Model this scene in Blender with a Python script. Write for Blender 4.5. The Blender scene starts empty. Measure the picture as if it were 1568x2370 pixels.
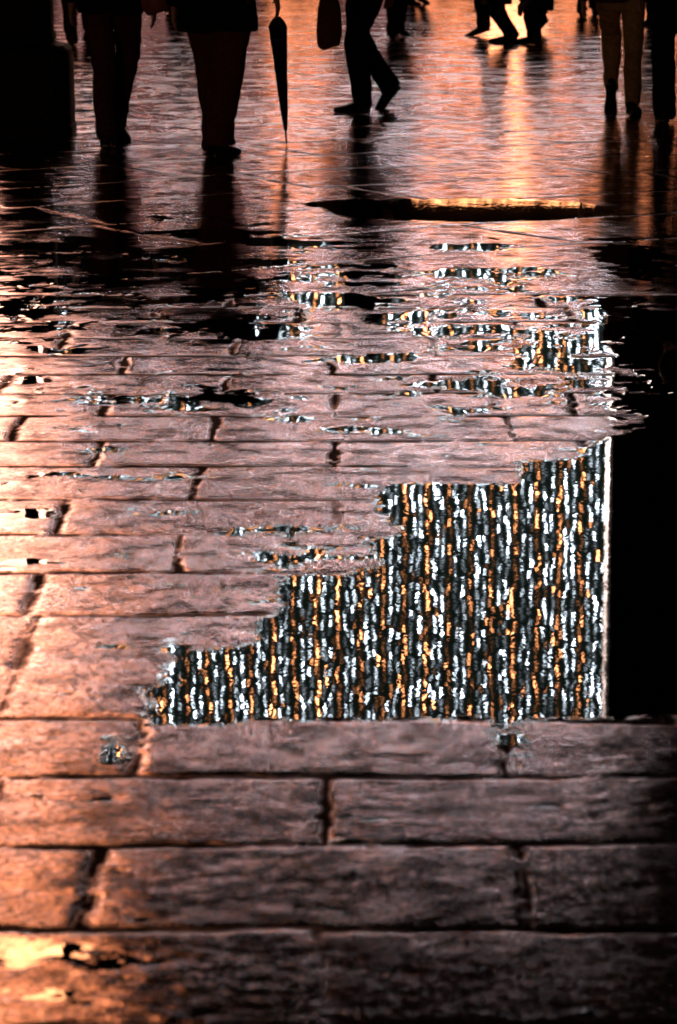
import bpy, math, random, time
import numpy as np
from mathutils import Vector, Matrix
T0=time.time()
random.seed(5)
S=bpy.context.scene
S.view_settings.view_transform='Standard'; S.view_settings.look='None'; S.view_settings.exposure=0
COL=S.collection
# ------------------------------------------------------------------ camera
CAM_H=1.55; F=7500.0; PITCH=math.atan(1445/F)
cam=bpy.data.cameras.new("camera"); co=bpy.data.objects.new("camera",cam); COL.objects.link(co)
cam.sensor_fit='VERTICAL'; cam.sensor_height=36; cam.lens=F/2370*36
cam.clip_start=0.1; cam.clip_end=4000
co.location=(0,0,CAM_H); co.rotation_euler=(math.radians(90)-PITCH,0,0)
cam.dof.use_dof=True; cam.dof.focus_distance=12.5; cam.dof.aperture_fstop=8.5
S.camera=co
def G(px,py):
    """surveyed point of the photograph -> metres on the ground plane"""
    dx=(px-784)/F; dy=(py-1185)/F
    Y=math.cos(PITCH)-dy*math.sin(PITCH); Z=-math.sin(PITCH)-dy*math.cos(PITCH)
    t=-CAM_H/Z
    return (dx*t,Y*t)
# ------------------------------------------------------------------ world
w=bpy.data.worlds.new("World"); S.world=w; w.use_nodes=True
w.node_tree.nodes["Background"].inputs[0].default_value=(0.9,0.55,0.5,1)
w.node_tree.nodes["Background"].inputs[1].default_value=0.006
# ------------------------------------------------------------------ node helper
class NT:
    def __init__(s,name):
        s.m=bpy.data.materials.new(name); s.m.use_nodes=True; s.t=s.m.node_tree; s.t.nodes.clear()
        s.out=s.t.nodes.new('ShaderNodeOutputMaterial')
    def n(s,typ,ins=None,**kw):
        nd=s.t.nodes.new(typ)
        for k,v in kw.items(): setattr(nd,k,v)
        if ins:
            for k,v in ins.items():
                sk=nd.inputs[k]
                if isinstance(v,bpy.types.NodeSocket): s.t.links.new(v,sk)
                else: sk.default_value=v
        return nd
    def math(s,op,a,b=0.0,c=0.0,clamp=False):
        return s.n('ShaderNodeMath',{0:a,1:b,2:c},operation=op,use_clamp=clamp).outputs[0]
    def vm(s,op,a,b=(0,0,0),scale=None):
        nd=s.n('ShaderNodeVectorMath',{0:a,1:b},operation=op)
        if scale is not None:
            if isinstance(scale,bpy.types.NodeSocket): s.t.links.new(scale,nd.inputs['Scale'])
            else: nd.inputs['Scale'].default_value=scale
        return nd.outputs[0]
    def mapr(s,v,a,b,c,d,smooth=False):
        nd=s.n('ShaderNodeMapRange',{'Value':v,'From Min':a,'From Max':b,'To Min':c,'To Max':d})
        if smooth: nd.interpolation_type='SMOOTHSTEP'
        return nd.outputs[0]
    def mixc(s,f,a,b):
        nd=s.n('ShaderNodeMix',data_type='RGBA')
        for i,v in ((0,f),(6,a),(7,b)):
            if isinstance(v,bpy.types.NodeSocket): s.t.links.new(v,nd.inputs[i])
            else: nd.inputs[i].default_value=v
        return nd.outputs[2]
    def noise(s,vec,scale,detail=3,rough=0.55):
        return s.n('ShaderNodeTexNoise',{'Vector':vec,'Scale':scale,'Detail':detail,'Roughness':rough})
    def surf(s,sk): s.t.links.new(sk,s.out.inputs[0]); return s.m
def c4(c): return (c[0],c[1],c[2],1)
def plain(name,col,rough=0.8,var=0.35,scale=30,spec=0.3,metal=0.0):
    t=NT(name); tc=t.n('ShaderNodeTexCoord').outputs['Object']
    n=t.noise(tc,scale,4).outputs[0]
    f=t.mapr(n,0.3,0.7,0,1)
    c=t.mixc(f,c4([x*(1-var) for x in col]),c4([min(1,x*(1+var)) for x in col]))
    b=t.n('ShaderNodeBump',{'Height':n,'Strength':0.3,'Distance':0.004}).outputs[0]
    p=t.n('ShaderNodeBsdfPrincipled',{'Base Color':c,'Roughness':rough,'Specular IOR Level':spec,'Metallic':metal,'Normal':b})
    return t.surf(p.outputs[0])
def glow(name,col,strength,scale=1.5,lo=0.4,zg=None):
    t=NT(name); tc=t.n('ShaderNodeTexCoord').outputs['Object']
    n=t.noise(tc,scale,3).outputs[0]
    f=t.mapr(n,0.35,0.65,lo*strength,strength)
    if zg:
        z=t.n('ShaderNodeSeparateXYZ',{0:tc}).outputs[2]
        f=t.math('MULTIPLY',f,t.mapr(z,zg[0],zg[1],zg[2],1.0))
    e=t.n('ShaderNodeEmission',{'Color':c4(col),'Strength':f})
    return t.surf(e.outputs[0])
# ------------------------------------------------------------------ numpy noise
rng=np.random.RandomState(7)
TAB=rng.rand(8,256,256)
def vn(x,y,k=0):
    xi=np.floor(x).astype(np.int64); yi=np.floor(y).astype(np.int64)
    fx=x-xi; fy=y-yi; fx=fx*fx*(3-2*fx); fy=fy*fy*(3-2*fy)
    T=TAB[k%8]; a=xi&255; b=yi&255; a1=(xi+1)&255; b1=(yi+1)&255
    return (T[a,b]*(1-fx)+T[a1,b]*fx)*(1-fy)+(T[a,b1]*(1-fx)+T[a1,b1]*fx)*fy-0.5
def fbm(x,y,k=0,o=4,g=0.5):
    r=0; a=1
    for i in range(o):
        r=r+a*vn(x*(2**i)+17.3*i,y*(2**i)+5.1*i,k+i); a*=g
    return r
# ------------------------------------------------------------------ mesh helpers
def mkobj(name,verts,faces,mat,parent=None,smooth=False,loc=(0,0,0)):
    m=bpy.data.meshes.new(name); m.from_pydata([tuple(v) for v in verts],[],faces); m.update()
    if smooth: m.polygons.foreach_set('use_smooth',[True]*len(m.polygons))
    if mat: m.materials.append(mat)
    o=bpy.data.objects.new(name,m); COL.objects.link(o); o.location=loc
    if parent: o.parent=parent
    return o
def empty(name,loc,label,cat,group=None):
    e=bpy.data.objects.new(name,None); COL.objects.link(e); e.location=loc; e.empty_display_size=0.2
    e["label"]=label; e["category"]=cat
    if group: e["group"]=group
    return e
class MB:
    def __init__(s): s.v=[]; s.f=[]
    def box(s,x0,x1,y0,y1,z0,z1):
        b=len(s.v); s.v+= [(x0,y0,z0),(x1,y0,z0),(x1,y1,z0),(x0,y1,z0),(x0,y0,z1),(x1,y0,z1),(x1,y1,z1),(x0,y1,z1)]
        s.f+=[tuple(b+i for i in q) for q in ((0,3,2,1),(4,5,6,7),(0,1,5,4),(1,2,6,5),(2,3,7,6),(3,0,4,7))]
    def tube(s,pts,rad,seg=14,up=Vector((0,1,0)),cap=True):
        pts=[Vector(p) for p in pts]; b=len(s.v); n=len(pts)
        for i,p in enumerate(pts):
            d=(pts[min(i+1,n-1)]-pts[max(i-1,0)]).normalized()
            u=(up-d*up.dot(d))
            if u.length<1e-3: u=Vector((1,0,0))-d*d.x
            u.normalize(); r=d.cross(u)
            ra,rb=rad[i] if isinstance(rad[i],(tuple,list)) else (rad[i],rad[i])
            for k in range(seg):
                an=2*math.pi*k/seg; s.v.append(p+r*math.cos(an)*ra+u*math.sin(an)*rb)
        for i in range(n-1):
            for k in range(seg):
                k2=(k+1)%seg; s.f.append((b+i*seg+k,b+i*seg+k2,b+(i+1)*seg+k2,b+(i+1)*seg+k))
        if cap:
            s.f.append(tuple(b+k for k in range(seg))[::-1]); s.f.append(tuple(b+(n-1)*seg+k for k in range(seg)))
    def ell(s,c,r,rot=None,seg=16,rings=10):
        b=len(s.v); c=Vector(c)
        for i in range(rings+1):
            th=math.pi*i/rings
            for k in range(seg):
                ph=2*math.pi*k/seg
                v=Vector((r[0]*math.sin(th)*math.cos(ph),r[1]*math.sin(th)*math.sin(ph),r[2]*math.cos(th)))
                if rot: v=rot@v
                s.v.append(c+v)
        for i in range(rings):
            for k in range(seg):
                k2=(k+1)%seg; s.f.append((b+i*seg+k,b+(i+1)*seg+k,b+(i+1)*seg+k2,b+i*seg+k2))
QUEUE=[]
def remesh(mb,name,vox,mat,parent=None,folds=0.0,fscale=(9,9,5),smooth_it=2,seed=0):
    m=bpy.data.meshes.new(name); m.from_pydata([tuple(v) for v in mb.v],[],mb.f); m.update()
    o=bpy.data.objects.new(name,m); COL.objects.link(o)
    md=o.modifiers.new("r",'REMESH'); md.mode='VOXEL'; md.voxel_size=vox; md.use_smooth_shade=True
    sm=o.modifiers.new("s",'SMOOTH'); sm.iterations=smooth_it; sm.factor=0.5
    QUEUE.append((o,mat,folds,fscale,seed))
    if parent: o.parent=parent
    return o
def flush():
    dg=bpy.context.evaluated_depsgraph_get(); res=[]
    for q in QUEUE: res.append(bpy.data.meshes.new_from_object(q[0].evaluated_get(dg)))
    for (o,mat,folds,fscale,seed),m2 in zip(QUEUE,res):
        m=o.data; nm=m.name; o.modifiers.clear(); o.data=m2; bpy.data.meshes.remove(m); m2.name=nm
        m2.materials.clear(); m2.materials.append(mat)
        m2.polygons.foreach_set('use_smooth',np.ones(len(m2.polygons),bool))
        if folds>0:
            n=len(m2.vertices); c=np.empty(n*3,np.float32)
            m2.vertices.foreach_get('co',c); nn=np.empty(n*3,np.float32); m2.vertex_normals.foreach_get('vector',nn)
            c=c.reshape(-1,3).astype(float); nn=nn.reshape(-1,3)
            x,y,z=c[:,0]+seed*3.1,c[:,1]+seed*1.7,c[:,2]
            k=vn(x*fscale[0]+y*6,z*fscale[2]+y*3,seed)*2+vn(x*fscale[0]*2.2-y*11,z*fscale[2]*2.2,seed+1)
            wgt=np.where(z<0.27,1.4,np.where((z>0.42)&(z<0.64),1.0,0.4))
            k=k+1.3*vn(x*5+y*5,z*24+x*12-y*9,seed+2)*wgt
            c=c+nn*(k*folds)[:,None]
            m2.vertices.foreach_set('co',c.astype(np.float32).ravel())
        m2.update()
    QUEUE.clear()
# ------------------------------------------------------------------ materials
skin=plain("skin",(0.45,0.25,0.18),0.5,0.1)
hairm=plain("dark_hair",(0.02,0.013,0.01),0.5,0.4,80)
black=plain("black_wool",(0.010,0.009,0.010),0.9,0.3,60,0.1)
navy=plain("dark_navy_cloth",(0.012,0.013,0.02),0.9,0.3,50,0.1)
brown=plain("brown_trouser_cloth",(0.11,0.042,0.030),0.9,0.3,50,0.1)
dkbrown=plain("dark_brown_cloth",(0.08,0.034,0.025),0.9,0.3,50,0.1)
olive=plain("olive_trouser_cloth",(0.48,0.31,0.15),0.9,0.35,50,0.1)
leather=plain("black_leather",(0.012,0.010,0.010),0.35,0.3,40,0.4)
bleather=plain("brown_leather",(0.10,0.045,0.025),0.4,0.3,40,0.4)
bagm=plain("tan_bag_leather",(0.26,0.09,0.045),0.6,0.3,25,0.3)
nylon=plain("black_nylon",(0.012,0.012,0.014),0.45,0.2,60,0.4)
iron=plain("black_cast_iron",(0.006,0.006,0.006),0.7,0.4,20,0.2)
# ------------------------------------------------------------------ people
def person(label,feet,heading,sc=1.0,hem=0.80,tm=None,cm=None,shoem=None,lean=0.0,poff=(0,0),vox=0.011,bulk=1.0,wide=1.0,arms=None,hang=(0.0,0.0),seed=1,group="people walking across the wet pavement"):
    tm=tm or black; cm=cm or black; shoem=shoem or leather
    H=Vector((math.sin(math.radians(heading)),math.cos(math.radians(heading)),0)); R=Vector((H.y,-H.x,0)); UP=Vector((0,0,1))
    info=[]
    for (px,py,yaw,pit,lift) in feet:   # left then right
        gx,gy=G(px,py); a=math.radians(heading+yaw); fd=Vector((math.sin(a),math.cos(a),0)); fr=Vector((fd.y,-fd.x,0))
        ball=Vector((gx,gy,lift)); cp,sp=math.cos(math.radians(pit)),math.sin(math.radians(pit))
        back=(-fd*cp+UP*sp); upv=(fd*sp+UP*cp)
        info.append((ball,back,upv,fr))
    anks=[b+ba*0.155*sc+u*0.085*sc for b,ba,u,fr in info]
    mid=(anks[0]+anks[1])/2
    px,py=mid.x+R.x*poff[0]+H.x*poff[1], mid.y+R.y*poff[0]+H.y*poff[1]
    O=Vector((px,py,0)); L1=0.445*sc; L2=0.425*sc; hz=0.93*sc
    for it in range(60):
        hips=[Vector((px,py,hz))-R*0.09*sc,Vector((px,py,hz))+R*0.09*sc]
        if all((hips[i]-anks[i]).length<(L1+L2)*0.992 for i in (0,1)): break
        hz-=0.008
    knees=[]
    for i in (0,1):
        d=anks[i]-hips[i]; l=min(d.length,(L1+L2)*0.995); dn=d.normalized()
        aa=(L1*L1-L2*L2+l*l)/(2*l); hh=math.sqrt(max(0,L1*L1-aa*aa))
        fw=(H-dn*H.dot(dn)).normalized()
        knees.append(hips[i]+dn*aa+fw*hh)
    dz=hz-0.93*sc
    def T(r,f,z):
        zz=z*sc+dz
        return R*r*sc+H*(f*sc+lean*max(0,z-0.93))+UP*zz
    loc=lambda v:v-O
    b=MB()
    tz=[(0.84,.14,.10),(0.93,.165,.115),(1.0,.16,.11),(1.1,.138,.10),(1.22,.155,.11),(1.33,.178,.115),(1.40,.165,.10),(1.45,.09,.075),(1.48,.056,.058),(1.56,.054,.06)]
    b.tube([T(0,0,z) for z,_,_ in tz],[(rx*sc,ry*sc) for _,rx,ry in tz],20,up=H)
    Rm=Matrix((R,H,UP)).transposed()
    b.ell(T(0,0.01,1.645),(0.076*sc,0.096*sc,0.112*sc),Rm)
    b.ell(T(0,0.045,1.585),(0.05*sc,0.05*sc,0.05*sc),Rm)
    b.tube([T(0,0.095,1.665),T(0,0.122,1.63),T(0,0.10,1.62)],[0.009,0.014,0.010],8,up=H)
    for sx in (-1,1):
        b.ell(T(sx*0.079,0.0,1.635),(0.010,0.020,0.031),Rm)
        b.ell(T(sx*0.032,0.088,1.655),(0.014,0.014,0.009),Rm)
    b.ell(T(0,0.092,1.593),(0.024,0.012,0.009),Rm)
    for i in (0,1):
        b.tube([loc(hips[i])+UP*0.03,loc(hips[i]*0.5+knees[i]*0.5),loc(knees[i]),loc(knees[i]*0.6+anks[i]*0.4),loc(anks[i])],[.085*sc,.072*sc,.054*sc,.052*sc,.036*sc],12,up=H)
        bl,ba,u,fr=info[i]
        b.tube([loc(anks[i]),loc(bl+ba*0.08+u*0.05),loc(bl+u*0.03),loc(bl-ba*0.06+u*0.025)],[.034,.032,.028,.02],10,up=u)
    armpts=[]
    for i,sx in ((0,-1),(1,1)):
        sw=hang[i]
        sh=T(sx*.185,0,1.385); el=T(sx*.235,-0.03+sw*0.5,1.11); wr=T(sx*.25,0.04+sw,0.87)
        if arms and arms[i]: el=T(*arms[i][0]); wr=T(*arms[i][1])
        armpts.append((sh,el,wr))
        b.tube([sh,(sh+el)/2,el,(el+wr)/2,wr],[.05*sc,.047*sc,.04*sc,.037*sc,.027*sc],12,up=H)
        hd=(wr-el).normalized(); hd=(hd+Vector((0,0,-0.6))).normalized(); nf=(H-hd*H.dot(hd)).normalized()
        inn=-R*sx
        b.tube([wr,wr+hd*.05*sc,wr+hd*.095*sc],[(.022*sc,.028*sc),(.017*sc,.040*sc),(.015*sc,.041*sc)],12,up=nf)
        for k,(o_,ln) in enumerate(((.032,.070),(.011,.080),(-.011,.075),(-.032,.058))):
            a0=wr+hd*.088*sc+nf*o_*sc; a1=a0+(hd+inn*.15).normalized()*ln*.5*sc; a2=a1+(hd+inn*.75).normalized()*ln*.5*sc
            b.tube([a0,a1,a2],[.0095*sc,.0088*sc,.0075*sc],8,up=nf)
        t0=wr+hd*.03*sc+nf*.024*sc; b.tube([t0,t0+(hd+nf*.9+inn*.3).normalized()*.035*sc,t0+(hd+nf*.45+inn*.5).normalized()*.07*sc],[.013*sc,.011*sc,.009*sc],8,up=nf)
    body=remesh(b,"person",max(vox,.009) if vox<.012 else .013,skin); body.location=O
    body["label"]=label; body["category"]="person"; body["group"]=group
    hb=MB(); hb.ell(T(0,-0.012,1.665),(0.085*sc,0.098*sc,0.108*sc),Rm); hb.ell(T(0,-0.045,1.62),(0.075*sc,0.07*sc,0.09*sc),Rm)
    remesh(hb,"hair",0.014,hairm,body,0.004,(20,20,20),1,seed)
    tb=MB()
    tb.tube([T(0,0,.80),T(0,0,.88),T(0,0,.98),T(0,0,1.04)],[(.13*bulk,.10*bulk),(.175*bulk,.125*bulk),(.168*bulk,.12*bulk),(.155*bulk,.115*bulk)],20,up=H)
    for i in (0,1):
        h_,k_,a_=loc(hips[i]),loc(knees[i]),loc(anks[i])
        end=a_+(a_-k_).normalized()*0.035*sc
        tb.tube([h_+UP*.03,h_*.6+k_*.4,h_*.2+k_*.8,k_,k_*.7+a_*.3,k_*.3+a_*.7,end],
          [(x*bulk*wide*sc,yy*bulk*sc) for x,yy in ((.092,.105),(.090,.100),(.076,.082),(.073,.078),(.069,.076),(.063,.070),(.062,.073))],18,up=H)
    remesh(tb,"trousers",vox,tm,body,0.0095,seed=seed)
    for i in (0,1):
        bl,ba,u,fr=info[i]; bl=loc(bl); s_=sc
        mb=MB()
        prof=[(.205,.026,.026,.040),(.195,.034,.034,.055),(.15,.037,.044,.085),(.10,.036,.038,.068),(.05,.043,.030,.050),(0,.049,.024,.040),(-.04,.045,.020,.033),(-.07,.034,.016,.026),(-.085,.018,.010,.018)]
        mb.tube([bl+ba*p_*s_+u*(zc+.008)*s_ for p_,_,zc,_ in prof],[(wd*s_,zc*s_+.004) for _,wd,zc,_ in prof],14,up=u)
        sp=[(.205,.026),(.19,.036),(.14,.036),(.08,.034),(0,.050),(-.05,.044),(-.088,.016)]
        mb.tube([bl+ba*p_*s_+u*.009*s_ for p_,_ in sp],[(wd*s_,.009*s_) for _,wd in sp],12,up=u)
        mb.tube([bl+ba*.20*s_+u*.012*s_,bl+ba*.13*s_+u*.012*s_],[(.034*s_,.012*s_),(.034*s_,.012*s_)],12,up=u)
        ak=loc(anks[i]); mb.tube([bl+ba*.155*s_+u*.05*s_,ak+u*.03*s_],[(.040*s_,.05*s_),(.042*s_,.046*s_)],14,up=-ba)
        remesh(mb,"shoe",0.008,shoem,body,0.0,smooth_it=2)
    cb=MB()
    fl=(0.93-hem)
    rg=[(hem,.185+fl*.05,.138+fl*.05),(hem+.05,.186+fl*.05,.139+fl*.05),(.97,.182,.138),(1.1,.168,.125),(1.22,.180,.132),(1.33,.200,.135),(1.40,.185,.115),(1.45,.11,.09),(1.50,.075,.078)]
    rg=[r_ for r_ in rg if r_[0]>=hem]
    cb.tube([T(0,0,r_[0]) for r_ in rg],[(r_[1]*sc*bulk,r_[2]*sc*bulk) for r_ in rg],24,up=H)
    for i in (0,1):
        sh,el,wr=armpts[i]
        cb.tube([sh,(sh+el)/2,el,(el+wr)/2,wr],[.070*sc*bulk,.064*sc*bulk,.056*sc*bulk,.051*sc*bulk,.043*sc*bulk],14,up=H)
        cb.ell(sh,(.07*sc,.07*sc,.06*sc))
    remesh(cb,"coat" if hem<0.78 else "jacket",.014,cm,body,0.010,(6,6,3),seed=seed+5)
    return body,armpts,O
A,aA,oA=person("person in brown trousers and dark jacket stepping away",[(252,338,-8,0,0),(283,328,6,24,0)],10,1.02,hem=.80,tm=dkbrown,cm=black,bulk=1.08,wide=.92,seed=1,poff=(0.0,0.03),lean=.05)
B,aB,oB=person("person in long black coat standing with a folded umbrella",[(490,352,-22,0,0),(534,362,30,0,0)],0,1.02,hem=.72,tm=brown,cm=black,bulk=1.2,wide=1.18,seed=2,arms=(None,((.27,-.03,1.12),(.33,.10,.93))))
C,aC,oC=person("person in black walking with rear heel lifted",[(798,262,6,0,0),(888,252,0,48,0)],-62,1.0,hem=.84,tm=black,cm=black,seed=3,bulk=1.08,poff=(0.0,0.06),hang=(0.10,-0.08))
Fp,aF,oF=person("person in olive trousers walking away, heel lifted",[(1414,258,-4,74,0.0),(1470,266,6,4,0)],8,1.03,hem=.86,tm=olive,cm=dkbrown,shoem=leather,seed=4,bulk=1.0,poff=(-.03,0.22),wide=.90)
Gp,aG,oG=person("person in dark clothes walking with a companion",[(1532,280,0,0,0),(1590,268,0,20,0)],0,1.04,hem=.80,tm=black,cm=black,seed=5,bulk=1.15)
person("person in brown trousers walking toward the square",[(168,106,10,0,0),(203,92,0,25,0)],-12,1.0,tm=dkbrown,cm=black,shoem=bleather,seed=6,vox=.014)
person("person in dark trousers walking",[(912,90,-15,0,0),(938,84,15,10,0)],20,1.0,tm=black,cm=navy,seed=7,vox=.014)
person("person in short black coat striding with wide steps",[(1150,100,0,0,0),(1095,84,0,18,0)],-70,1.0,tm=black,cm=black,seed=8,vox=.014,hem=.72,poff=(0,.0))
person("person in black walking beside a companion",[(1206,102,0,0,0),(1243,78,0,45,0)],-55,1.0,tm=black,cm=black,seed=9,vox=.014,hem=.78)
person("person in dark coat standing far down the square",[(392,40,0,0,0),(413,42,10,0,0)],180,1.0,tm=black,cm=navy,seed=10,vox=.016,hem=.7)
person("person in dark clothes walking down the square",[(1350,38,0,0,0),(1378,34,0,15,0)],10,1.0,tm=black,cm=black,seed=11,vox=.016)
person("person in dark coat walking down the square",[(965,14,0,0,0),(985,10,0,15,0)],30,1.0,tm=black,cm=black,seed=12,vox=.016)
person("person in dark coat walking down the square",[(1490,60,0,0,0),(1526,54,0,15,0)],-30,1.0,tm=black,cm=black,seed=13,vox=.016)
flush()
# ------------------------------------------------------------------ umbrella
gx,gy=G(664,336)
um=empty("umbrella",(gx,gy,0),"folded black umbrella with its tip near the pavement","umbrella")
wr=aB[1][2]+oB; topP=wr-Vector((gx,gy,0))+Vector((0.0,0.05,-0.02)); bot=Vector((0,0,0.004)); 
ax=(topP-bot)
def along(s_): return bot+ax*s_
mb=MB(); seg=48; prof=[(.10,.010),(.13,.013),(.25,.021),(.40,.029),(.55,.037),(.68,.043),(.76,.045),(.80,.050),(.83,.040),(.86,.020)]
d=ax.normalized(); u0=Vector((0,1,0)); u0=(u0-d*u0.dot(d)).normalized(); r0=d.cross(u0)
for s_,rr in prof:
    for k in range(seg):
        an=2*math.pi*k/seg; rad=rr*(1+.16*math.sin(8*an+s_*9)); mb.v.append(along(s_)+r0*math.cos(an)*rad+u0*math.sin(an)*rad)
for i in range(len(prof)-1):
    for k in range(seg):
        k2=(k+1)%seg; mb.f.append((i*seg+k,i*seg+k2,(i+1)*seg+k2,(i+1)*seg+k))
mb.f.append(tuple(range(seg))[::-1]); mb.f.append(tuple((len(prof)-1)*seg+k for k in range(seg)))
mkobj("canopy",mb.v,mb.f,nylon,um,True)
mb=MB(); mb.tube([along(0),along(.02),along(.10)],[.003,.005,.006],10); mkobj("tip",mb.v,mb.f,iron,um,True)
mb=MB(); mb.tube([along(.86),along(1.0)],[.006,.006],10); mkobj("shaft",mb.v,mb.f,iron,um,True)
mb=MB(); hp=[along(1.0)]+[along(1.0)+d*(.06+.04*math.sin(t_))+r0*(.04-.04*math.cos(t_)) for t_ in [i*math.pi/8 for i in range(0,11)]]
mb.tube(hp,[.011]*len(hp),10,up=u0); mkobj("handle",mb.v,mb.f,bleather,um,True)
mb=MB(); mb.tube([along(.73),along(.755)],[.052,.052],20); mkobj("strap",mb.v,mb.f,nylon,um,True)
# ------------------------------------------------------------------ bags
def bag(x,y,z0,wd,ht,dp,mat,label,handle_top):
    e=empty("shopping_bag",(x,y,z0),label,"bag")
    mb=MB(); mb.tube([(0,0,0.01),(0,0,.03),(0,0,ht*.3),(0,0,ht*.7),(0,0,ht*.9),(0,0,ht)],[(wd*.30,dp*.30),(wd*.44,dp*.5),(wd*.52,dp*.58),(wd*.46,dp*.42),(wd*.36,dp*.25),(wd*.28,dp*.12)],28,up=Vector((0,1,0)))
    for i,v in enumerate(mb.v):
        v=Vector(v); k=1+.10*math.sin(v.x*70+v.z*31)*math.cos(v.z*22+v.x*12); mb.v[i]=Vector((v.x*k,v.y*k,v.z+.012*math.sin(v.x*40)))
    mkobj("bag_body",mb.v,mb.f,mat,e,True)
    mb=MB(); hh=handle_top-z0
    mb.tube([(-wd*.22,0,ht*.95),(-wd*.16,0,ht+.6*(hh-ht)),(0,0,hh),(wd*.16,0,ht+.6*(hh-ht)),(wd*.22,0,ht*.95)],[.006]*5,8); mkobj("handle",mb.v,mb.f,mat,e,True)
    return e
x_,y_=G(762,262)
bag(x_,y_,.44,.17,.40,.11,bagm,"soft tan leather bag hanging by its handle",.90)
x_,y_=G(365,345)
bag(x_,y_,.80,.17,.26,.10,bagm,"small brown bag carried at hip height",1.15)
# ------------------------------------------------------------------ lamp post
x_,y_=G(48,318); y_+=0.3
lp=empty("street_lamp",(x_,y_,0),"black cast iron lamp post on a stepped plinth","street lamp")
def sq(mb,prof,pw=6):
    n=40; b=len(mb.v)
    for z_,r in prof:
        for k in range(n):
            an=2*math.pi*k/n; cx,sx=math.cos(an),math.sin(an)
            q=(abs(cx)**pw+abs(sx)**pw)**(-1/pw); mb.v.append((cx*q*r,sx*q*r,z_))
    for i in range(len(prof)-1):
        for k in range(n):
            k2=(k+1)%n; mb.f.append((b+i*n+k,b+i*n+k2,b+(i+1)*n+k2,b+(i+1)*n+k))
    mb.f.append(tuple(b+k for k in range(n))[::-1]); mb.f.append(tuple(b+(len(prof)-1)*n+k for k in range(n)))
mb=MB(); sq(mb,[(-.01,.32),(.06,.32),(.07,.312),(.50,.308),(.54,.30),(.57,.27),(.585,.20)]); mkobj("plinth",mb.v,mb.f,iron,lp)
mb=MB(); sq(mb,[(.585,.20),(.62,.205),(.66,.19),(1.15,.185),(1.2,.20),(1.23,.20),(1.27,.12)],pw=5); mkobj("pedestal",mb.v,mb.f,iron,lp)
mb=MB(); mb.tube([(0,0,1.27),(0,0,1.4),(0,0,1.5),(0,0,3.6),(0,0,3.68),(0,0,3.75)],[.10,.06,.05,.04,.06,.035],20); mkobj("post",mb.v,mb.f,iron,lp,True)
mb=MB(); sq(mb,[(3.75,.08),(3.78,.11),(4.15,.19),(4.17,.22),(4.32,.08),(4.4,.02)],pw=8); mkobj("lantern",mb.v,mb.f,iron,lp)
# ------------------------------------------------------------------ buildings round the square
wallm=plain("dark_facade_stone",(0.02,0.016,0.014),0.95,0.3,2,0.1)
trim=plain("facade_trim",(0.02,0.016,0.014),0.9,0.3,3,0.1)
dglass=plain("dark_window_glass",(0.014,0.011,0.010),0.8,0.2,1,.1)
def facade(name,x0,x1,y0,depth_,top,label,storeys,bays,lit,base=4.5,turn=False):
    e=empty(name,((x0+x1)/2,y0,0),label,"building"); ox=(x0+x1)/2
    if turn: e.rotation_euler=(0,0,math.pi)
    mb=MB(); sh=(top-base)/storeys; bw=(x1-x0)/bays
    mb.box(x0-ox,x1-ox,.4,depth_,0,top)
    zs=[(0,base)]+[(base+i*sh,base+(i+1)*sh) for i in range(storeys)]
    openings=[]
    for s_,(za,zb) in enumerate(zs):
        for b_ in range(bays):
            xa=x0-ox+b_*bw; xb=xa+bw; m=(.10 if s_==0 else .16)*bw
            lo=za+(.45 if s_==0 else .25*sh); hi=zb-(.42 if s_==0 else .18*sh)
            mb.box(xa,xa+m,0,.4,za,zb); mb.box(xb-m,xb,0,.4,za,zb)
            mb.box(xa+m,xb-m,0,.4,za,lo); mb.box(xa+m,xb-m,0,.4,hi,zb)
            openings.append((s_,b_,xa+m,xb-m,lo,hi))
    mkobj("wall",mb.v,mb.f,wallm,e)
    mb=MB(); 
    for za in [base+.15]+[base+(i+1)*sh for i in range(storeys)]: mb.box(x0-ox-.05,x1-ox+.05,-.22,-.003,za-.12,za+.1)
    mkobj("cornice",mb.v,mb.f,trim,e)
    for s_,b_,xa,xb,lo,hi in openings:
        mt=lit.get((s_,b_),dglass)
        mb=MB(); mb.box(xa+.003,xb-.003,.25,.3,lo+.003,hi-.003); wo=mkobj("window",mb.v,mb.f,mt,e)
        mb=MB(); xm=(xa+xb)/2; mb.box(xm-.035,xm+.035,.2,.247,lo+.003,hi-.003); mb.box(xa+.003,xm-.036,.2,.247,(lo+hi)/2+.3,(lo+hi)/2+.36); mb.box(xm+.036,xb-.003,.2,.247,(lo+hi)/2+.3,(lo+hi)/2+.36)
        mkobj("frame",mb.v,mb.f,trim,wo)
    return e
shopA=glow("shop_light_orange",(1,.36,.15),5.0,2.5,.12,(1.0,3.2,.12))  # both shop glows dimmed low down, standing in for a crowd blocking them
shopB=glow("shop_light_bright_orange",(1,.38,.16),19.0,2.5,.4,(1.0,3.2,.12))
shopC=glow("shop_light_dim",(1,.50,.44),.5,2.0,.1)
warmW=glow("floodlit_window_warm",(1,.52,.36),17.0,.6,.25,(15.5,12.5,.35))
warmO=glow("window_warm_orange",(1,.36,.15),20.0,1.6,.02)
FY=60
lit={(0,b):shopC for b in range(8)}
lit.update({(0,5):shopA,(0,6):shopB,(0,7):shopA,(0,3):shopA,(0,4):shopC,(0,1):shopC})
ds=facade("department_store",-5.3,5.15,FY,14,17.2,"dark department store hung with a curtain of string lights",3,8,lit)
t=NT("fascia_light_orange"); tc=t.n('ShaderNodeTexCoord').outputs['Object']
nz=t.noise(t.vm('MULTIPLY',tc,(4.3,1,3)),1.0,4,.8).outputs[0]
fm=t.surf(t.n('ShaderNodeEmission',{'Color':(1,.36,.14,1),'Strength':t.mapr(nz,.42,.66,.5,7)}).outputs[0])
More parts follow.
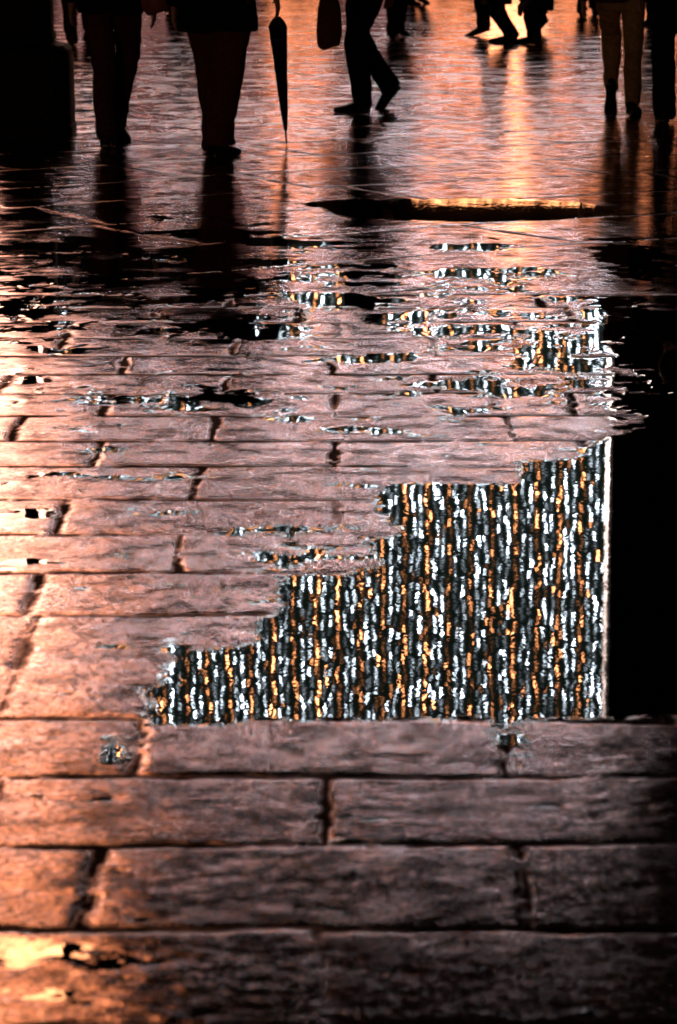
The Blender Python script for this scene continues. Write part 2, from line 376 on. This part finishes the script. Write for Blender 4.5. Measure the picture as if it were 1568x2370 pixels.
mb=MB(); mb.box(1.45,5.1,-.12,-.004,3.98,4.19); mkobj("fascia_light",mb.v,mb.f,fm,ds)
mb=MB(); mb.box(5.13,5.29,-1.1,-.004,0,17.0); mkobj("tube_light_blocker",mb.v,mb.f,wallm,ds)  # unseen fin added to keep the tube's light off the neighbouring wall
cb_=facade("corner_building",-19,-5.45,FY+.2,14,27,"tall old building with warm floodlit window bays",6,6,{(0,5):shopC,(0,4):shopA,(2,4):warmO,(5,4):warmO})
cx=(-19-5.45)/2
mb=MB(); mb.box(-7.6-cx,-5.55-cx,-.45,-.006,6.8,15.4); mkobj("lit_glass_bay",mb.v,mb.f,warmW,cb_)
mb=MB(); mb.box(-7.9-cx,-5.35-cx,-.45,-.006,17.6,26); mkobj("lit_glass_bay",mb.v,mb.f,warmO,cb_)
facade("dark_office_building",5.35,19,FY+.1,14,19,"unlit office building with a few lit shop windows",4,8,{(0,0):shopA,(0,1):shopA,(0,2):shopC})
fill_glow=glow("fill_window_glow",(1,.55,.30),8.0,1.0,.5)  # warm glow added behind the camera to brighten the walkers' backs
facade("fill_building",-13,3,-18,12,11,"unseen low building added behind the camera, its lit windows brighten the walkers",2,8,{(0,5):fill_glow,(0,6):fill_glow,(0,7):fill_glow,(0,4):fill_glow},turn=True)
# ------------------------------------------------------------------ curtain of lights
t=NT("string_light_curtain"); tc=t.n('ShaderNodeTexCoord').outputs['Object']
sp=t.n('ShaderNodeSeparateXYZ',{0:tc}); x_=sp.outputs[0]; z_=sp.outputs[2]
cw=.138; rh=.155
wob=t.math('MULTIPLY',t.math('SUBTRACT',t.noise(tc,.9,2).outputs[0],.5),.22)
xx=t.math('DIVIDE',t.math('ADD',t.math('ADD',x_,10.0),wob),cw); ci=t.math('FLOOR',xx); fx=t.math('SUBTRACT',t.math('FRACT',xx),.5)
r1=t.n('ShaderNodeTexWhiteNoise',{'W':ci},noise_dimensions='1D').outputs['Value']
r1b=t.n('ShaderNodeTexWhiteNoise',{'W':t.math('ADD',ci,77.5)},noise_dimensions='1D').outputs['Value']
zz=t.math('ADD',t.math('DIVIDE',z_,rh),t.math('MULTIPLY',r1,9)); ri=t.math('FLOOR',zz); fz=t.math('SUBTRACT',t.math('FRACT',zz),.5)
cv=t.n('ShaderNodeCombineXYZ',{0:ci,1:ri}).outputs[0]
wn2=t.n('ShaderNodeTexWhiteNoise',{'Vector':cv},noise_dimensions='2D'); r2=wn2.outputs['Value']
sc_=t.n('ShaderNodeSeparateColor',{0:wn2.outputs['Color']}); r3=sc_.outputs[2]; r4=sc_.outputs[1]
fx2=t.math('ADD',fx,t.math('MULTIPLY',t.math('SUBTRACT',r3,.5),.55))
fz2=t.math('ADD',fz,t.math('MULTIPLY',t.math('SUBTRACT',r4,.5),.55))
dd=t.math('SQRT',t.math('ADD',t.math('POWER',t.math('MULTIPLY',fx2,cw),2),t.math('POWER',t.math('MULTIPLY',fz2,rh),2)))
mask=t.mapr(dd,.023,.009,0,1,True)
br=t.math('MULTIPLY',mask,t.mapr(t.math('POWER',r2,3.6),0,1,1.2,180))
halo=t.math('MULTIPLY',t.mapr(dd,.065,.0,0,1,True),t.mapr(r2,0,1,.2,1.8))
br=t.math('ADD',br,halo)
br=t.math('MULTIPLY',br,t.mapr(r1b,0,1,.35,1.4))
m3=t.math('MODULO',ci,3.0)
isor=t.math('MULTIPLY',t.math('LESS_THAN',m3,.5),t.math('LESS_THAN',r1,.9))
isor=t.math('MAXIMUM',isor,t.math('LESS_THAN',r3,.08))
colr=t.mixc(isor,(.76,.88,1,1),(1,.36,.13,1))
br=t.math('MULTIPLY',br,t.mapr(isor,0,1,.95,.85))
em=t.n('ShaderNodeEmission',{'Color':colr,'Strength':br}).outputs[0]
bs=t.n('ShaderNodeEmission',{'Color':(.05,.09,.07,1),'Strength':.25}).outputs[0]
cm_=t.surf(t.n('ShaderNodeAddShader',{0:em,1:bs}).outputs[0])
lc=empty("light_curtain",(0,FY-.35,0),"curtain of white and orange string lights hung over store front","light curtain")
mb=MB(); mb.box(-1.2,4.98,0,.03,4.95,15.7); mb.box(-5.2,-1.203,0,.03,6.1,15.7); mkobj("string_lights",mb.v,mb.f,cm_,lc)
tube=glow("white_light_tube",(1,.74,.64),24,6,.02,(12.0,9.3,.2))
mb=MB(); mb.box(5.0,5.06,-.04,.04,5.6,15.7); mkobj("light_tube",mb.v,mb.f,tube,lc)
# ------------------------------------------------------------------ ground
xs=list(np.arange(0,1.75,0.011)); st=0.011
while xs[-1]<6.2: st*=1.022; xs.append(xs[-1]+st)
while xs[-1]<1500: st*=1.35; xs.append(xs[-1]+st)
xs=np.array([-v for v in xs[:0:-1]]+xs)
ys=[-1200,-400,-120,-40,-12,-4,0,1.5,2.4,3.0,3.4]; y=3.6
while y<62: ys.append(y); y*=1.0021
st=0.3
while ys[-1]<1600: st*=1.4; ys.append(ys[-1]+st)
ys=np.array(ys)
nx,ny=len(xs),len(ys)
X,Y=np.meshgrid(xs,ys)
WX=X+0.018*fbm(X*3,Y*3,1,3)+0.010*vn(X*22,Y*22,2)+0.009*vn(X*60,Y*60,4)
WY=Y+0.045*fbm(X*1.3,Y*1.7,3,3)+0.014*vn(X*18,Y*18,4)+0.011*vn(X*50,Y*50,6)
rowpx=[2150,1958,1800,1667,1422,1327,1241,1158,1081,1020,962,910,865,823,783,746,712,682]
rowjoints={0:[745],1:[212,1205],2:[755],3:[318,1160],4:[35,1500],5:[75,1180],6:[415,1330],7:[140,775],8:[455,1250],9:[778],10:[492,1180],11:[250,777,1330],12:[525,1010],13:[290,770,1250],14:[545,1000],15:[160,780,1200],16:[55,360,690,1005,1320],17:[]}
E=[G(784,p)[1] for p in rowpx]
E=[E[0]-0.42*i for i in range(12,0,-1)]+E
E=np.array(E); YZ=E[-1]
row=np.searchsorted(E,WY)
D=np.full(X.shape,9.0); CI=np.zeros(X.shape,int)
near=WY<YZ
for r in range(0,len(E)):
    m=(row==r)
    if not m.any(): continue
    k=r-12
    if 0<=k<=17 and k in rowjoints and rowjoints[k]:
        pm=(rowpx[k-1]+rowpx[k])/2 if k>0 else 2250
        js=[G(j,pm)[0] for j in rowjoints[k]]
    else: js=[random.uniform(-0.3,0.3)]
    js=sorted(js)
    while js[-1]<30: js.append(js[-1]+random.uniform(0.55,0.75))
    while js[0]>-30: js.insert(0,js[0]-random.uniform(0.55,0.75))
    js=np.array(js); xx=WX[m]
    i=np.clip(np.searchsorted(js,xx),1,len(js)-1)
    d=np.minimum(np.abs(xx-js[i-1]),np.abs(js[i]-xx))
    lo=E[r-1] if r>0 else -1e9
    d=np.minimum(d,np.minimum(np.abs(WY[m]-lo),np.abs(E[r]-WY[m])))
    D[m]=d; CI[m]=i+r*37
a=math.radians(33); far=~near
WX2=WX+0.25*fbm(X*.5,Y*.35,4,2); WY2=WY+0.35*fbm(X*.4,Y*.3,5,2)
U=WX2*math.cos(a)+WY2*math.sin(a); V=-WX2*math.sin(a)+WY2*math.cos(a)
rw=np.floor(V/0.95); off=TAB[0][(rw.astype(int))&255,3]*1.6
ucol=np.floor((U+off)/1.9)
fv=V/0.95-rw; fu=(U+off)/1.9-ucol
d2=np.minimum(np.minimum(fv,1-fv)*0.95,np.minimum(fu,1-fu)*1.9)
d2=np.minimum(d2,np.abs(WY-YZ))
D[far]=d2[far]; CI[far]=((ucol*13+rw*71).astype(int))[far]
h1=TAB[5][CI&255,(CI*7+3)&255]; h2=TAB[6][(CI*3)&255,(CI+9)&255]; h3=TAB[7][(CI*5)&255,(CI*11)&255]
jw=0.0050+0.0008*np.clip(Y,0,60)
jn=1+1.4*vn(X*9,Y*9,6)+.7*vn(X*30,Y*30,2)
joint=np.exp(-(D/(jw*jn.clip(0.35,2)))**2)*np.clip(.85+.9*fbm(X*1.7,Y*1.7,0,2),.45,1)
joint=np.where(far,joint*np.clip(.9-.012*(Y-12),.3,.9),joint)
fine=np.clip(1-(Y-8.5)/4,0.08,1)
hgt=0.0012*(h1-0.5)+0.0008*fbm(X*5,Y*7,2,4)*np.clip(1.2-(Y-8.5)/6,.22,1)+0.00055*fbm(X*26,Y*32,5,4,.65)*fine
farw=np.clip((Y-14)/10,0,1)
hgt+=farw*(0.0014*fbm(X*1.4,Y*1.6,6,3)+0.0012*vn(X*2.4,Y*6,7))
hgt+=-0.0006*np.exp(-D/0.03)-0.0030*joint
hgt+=((h2-0.5)*np.sin(X*5)*0.0006+(h3-0.5)*np.sin(Y*4)*0.0010)
poly=[(322,1682),(700,1672),(1130,1670),(1160,1690),(1200,1672),(1420,1668),(1500,1656),(1600,1664),(1750,1640),(1800,970),(1500,990),(1400,1012),(1352,1026),(1342,1062),(1212,1067),(1192,1117),(902,1122),(862,1165),(908,1232),(884,1250),(858,1322),(640,1334),(622,1412),(572,1424),(548,1494),(402,1506),(388,1570),(342,1605)]
PW=np.array([G(*p) for p in poly])
def sdf(P,x,y):
    d=np.full(x.shape,1e9); ins=np.zeros(x.shape,bool); n=len(P)
    for i in range(n):
        ax,ay=P[i]; bx,by=P[(i+1)%n]; ex,ey=bx-ax,by-ay
        t=np.clip(((x-ax)*ex+(y-ay)*ey)/(ex*ex+ey*ey),0,1)
        d=np.minimum(d,np.hypot(x-ax-t*ex,y-ay-t*ey))
        c=((ay>y)!=(by>y))&(x<(bx-ax)*(y-ay)/((by-ay) if abs(by-ay)>1e-9 else 1e-9)+ax)
        ins^=c
    return np.where(ins,d,-d)
def bump(x,y,cx,cy,rx,ry): return np.exp(-((x-cx)/rx)**2-((y-cy)/ry)**2)
bias=-0.0027+0.0019*np.exp(-((Y-11.8)/3.0)**2)*(0.60+0.40*np.clip(X*1.2+.4,0,1))
bias+=0.0022*bump(X,Y,-1.0,13.6,1.1,2.4)+0.0008*np.clip((Y-14)/5,0,1)
bias-=0.0006*np.exp(-((Y-8.6)/.5)**2)
sub=(Y>4)&(Y<14)&(np.abs(X)<6)
md=np.full(X.shape,-1.0); md[sub]=sdf(PW,X[sub],Y[sub])
depth=np.maximum(bias,np.clip(md*0.10,-.02,0.02))
ell=[(1100,572,110,11,2.5),(1080,636,170,22,1.5),(800,700,140,24,1.6),(1300,815,115,58,1.9),(1140,890,150,26,1.3),
(500,765,240,26,1.1),(960,738,100,26,1.4),(1110,765,150,17,1.5),(900,830,150,10,1.5),(650,1226,125,11,1.5),(780,1124,80,7,1.5),(225,1045,48,8,1.5),(50,1190,60,15,1.2),(50,1302,55,9,1),
(150,814,75,9,1.4),(420,925,170,20,1),(600,604,150,9,1.4),(1180,1712,34,34,1),(272,1722,26,36,1),(700,968,50,5,1),(860,970,60,6,1),(850,1000,110,6,1),(760,1290,110,24,1.4),(1530,800,180,120,3),(1530,940,120,50,2.2),
(390,1187,50,6,1),(860,1270,40,25,1.2),(1120,945,90,14,1),(620,560,120,14,1.4),(300,610,120,16,1.4),(60,880,50,30,1),(480,600,160,16,1.4),(500,540,120,20,1.4),(1470,600,90,40,2),(180,1850,90,14,.4),(1270,1870,60,10,.4),(430,1500,60,8,.9),(250,1500,90,6,.8),(300,1100,120,5,.6),(180,1360,60,6,.7),(600,1390,60,20,.9),
(60,2200,90,30,.45),(30,2310,90,35,.6),(180,2190,40,20,.4)]
def ellq(cx,cy,rx,ry):
    gx,gy=G(cx,cy); ax=abs(G(cx+rx,cy)[0]-gx); ay=abs(G(cx,cy-ry)[1]-G(cx,cy+ry)[1])/2
    m=(np.abs(X-gx)<ax*3)&(np.abs(Y-gy)<ay*3)
    return m,np.hypot((X[m]-gx)/ax,(Y[m]-gy)/ay)
for (cx,cy,rx,ry,st_) in ell:
    m,q=ellq(cx,cy,rx,ry); depth[m]=np.maximum(depth[m],(1-q)*0.0017*st_)
hf=np.clip(1.1-(Y-8)/10,.4,1)
depth=depth+0.0032*fbm(X*6,Y*6,3,3)+0.0036*hf*fbm(X*17,Y*24,0,3,.6)-0.0006*(joint>0.4)
depth=np.where(md>.06,np.maximum(depth,.003),depth)
for e_ in ((1090,486,330,28),(900,474,190,15)):
    m,q=ellq(*e_); depth[m]=np.maximum(depth[m],(1-q)*0.02+0.002*fbm(X[m]*5,Y[m]*5,1,3))
depth=np.clip(depth,-0.006,0.006)
base=np.clip(-depth*.3,0,0.0005)*np.clip(1-(Y-8)/4,.1,1)
z=np.where(depth>0,0.0,np.where(joint>0.2,base+hgt,np.maximum(base+hgt,-0.0008)))
z[np.abs(X)>20]=0; z[np.abs(Y)>70]=0
jatt=joint*np.where(depth>0,0,1)
me=bpy.data.meshes.new("ground")
me.vertices.add(nx*ny); me.vertices.foreach_set('co',np.stack([X,Y,z],-1).astype(np.float32).ravel())
ii=np.arange(nx*ny).reshape(ny,nx)
q=np.stack([ii[:-1,:-1],ii[:-1,1:],ii[1:,1:],ii[1:,:-1]],-1).reshape(-1,4)
me.loops.add(q.size); me.loops.foreach_set('vertex_index',q.ravel().astype(np.int32))
me.polygons.add(len(q)); me.polygons.foreach_set('loop_start',(np.arange(len(q))*4).astype(np.int32))
me.polygons.foreach_set('use_smooth',np.ones(len(q),bool))
me.update(calc_edges=True)
for nm,arr in (("water",depth*1000),("joint",jatt),("tone",h1)):
    at=me.attributes.new(nm,'FLOAT','POINT'); at.data.foreach_set('value',arr.astype(np.float32).ravel())
ground=bpy.data.objects.new("ground",me); COL.objects.link(ground)
ground["kind"]="structure"; ground["label"]="wet stone slab pavement with puddles"; ground["category"]="pavement"
t=NT("wet_stone_paving")
geo=t.n('ShaderNodeNewGeometry'); P=geo.outputs['Position']; N=geo.outputs['Normal']
PY=t.n('ShaderNodeSeparateXYZ',{0:P}).outputs[1]
wa=t.n('ShaderNodeAttribute',attribute_name="water").outputs['Fac']
ja=t.n('ShaderNodeAttribute',attribute_name="joint").outputs['Fac']
ta=t.n('ShaderNodeAttribute',attribute_name="tone").outputs['Fac']
nA=t.noise(P,45,3); nB=t.noise(P,9,3); nC=t.noise(P,240,2); nD=t.noise(P,2.6,4,.65); nE=t.noise(P,70,4,.75)
wn=t.math('ADD',wa,t.math('MULTIPLY',t.math('SUBTRACT',nA.outputs[0],0.5),t.mapr(PY,7.5,11,2.6,1.0)))
W=t.mapr(wn,-0.2,0.3,0,1,True)
col=t.mixc(t.mapr(nB.outputs[0],0.3,0.7,0,1),(0.016,0.012,0.0115,1),(0.045,0.031,0.030,1))
col=t.mixc(t.mapr(nC.outputs[0],0.4,0.75,0,0.5),col,(0.07,0.052,0.05,1))
col=t.mixc(t.mapr(ta,0,1,0,0.35),col,(0.02,0.014,0.014,1))
jf=t.mapr(ja,0.15,0.7,0,1)
col=t.mixc(jf,col,(0.005,0.004,0.004,1))
col=t.mixc(W,col,(0.006,0.005,0.005,1))
rs=t.mapr(nD.outputs[0],0.40,0.66,0.17,0.27)
rs=t.math('ADD',rs,t.mapr(nB.outputs[0],.35,.65,-.02,.03))
rs=t.math('MULTIPLY',rs,t.mapr(PY,8.5,13,1.0,.82))
rs=t.math('MULTIPLY',rs,t.mapr(PY,16,21,1.0,1.35))
rs=t.math('MULTIPLY',rs,t.mapr(PY,4.6,6.2,.75,1.0))
rs=t.math('ADD',rs,t.math('MULTIPLY',jf,.3))
rough=t.math('MULTIPLY_ADD',t.math('SUBTRACT',0.010,rs),W,rs)
v1=t.vm('SUBTRACT',nA.outputs[1],(0.5,0.5,0.5)); v2=t.vm('SUBTRACT',nC.outputs[1],(0.5,0.5,0.5)); v3=t.vm('SUBTRACT',nB.outputs[1],(0.5,0.5,0.5))
vs=t.vm('ADD',t.vm('SCALE',v1,scale=0.09),t.vm('SCALE',v2,scale=0.20))
vs=t.vm('SCALE',vs,scale=t.mapr(PY,7.5,11,1.0,.16))
vs=t.vm('ADD',vs,t.vm('SCALE',v3,scale=t.mapr(PY,12,18,.03,.09)))
rp=t.noise(P,60,2,0.6); rp2=t.noise(P,10,2,0.5)
vw=t.vm('ADD',t.vm('SCALE',t.vm('SUBTRACT',rp.outputs[1],(0.5,0.5,0.5)),scale=0.0050),t.vm('SCALE',t.vm('SUBTRACT',rp2.outputs[1],(0.5,0.5,0.5)),scale=0.0026))
iw=t.math('SUBTRACT',1.0,W)
nrm=t.vm('NORMALIZE',t.vm('ADD',N,t.vm('ADD',t.vm('SCALE',vs,scale=iw),t.vm('SCALE',vw,scale=W))))
pit=t.mapr(nE.outputs[0],.38,.52,.30,1.5)
pf=t.mapr(PY,7.0,11,0,.9)
pit=t.math('MULTIPLY_ADD',t.math('SUBTRACT',1.12,pit),pf,pit)
pit=t.math('MULTIPLY',pit,t.mapr(ta,0,1,.85,1.15))
pit=t.math('MULTIPLY',pit,t.mapr(nB.outputs[0],.34,.54,.5,1.2))
pit=t.math('MULTIPLY',pit,t.mapr(PY,4.7,6.2,.6,1.0))  # not pits: gloss weakened towards the camera, foreground darkness put into the surface
pit=t.math('MULTIPLY',pit,t.math('MULTIPLY_ADD',jf,-.96,1.0))
pit_dim=t.math('MULTIPLY_ADD',t.math('SUBTRACT',1.0,pit),W,pit)
tint=t.mixc(W,(1.0,0.81,0.82,1),(1,1,1,1))
fr=t.n('ShaderNodeFresnel',{'IOR':1.5,'Normal':nrm}).outputs[0]
fac=t.math('MULTIPLY',fr,pit_dim,clamp=True)
gl=t.n('ShaderNodeBsdfAnisotropic',{'Color':tint,'Roughness':rough,'Normal':nrm},distribution='BECKMANN').outputs[0]
df=t.n('ShaderNodeBsdfDiffuse',{'Color':col,'Normal':nrm}).outputs[0]
mx=t.n('ShaderNodeMixShader',{0:fac,1:df,2:gl}).outputs[0]
me.materials.append(t.surf(mx))
print("ground",time.time()-T0,nx*ny)
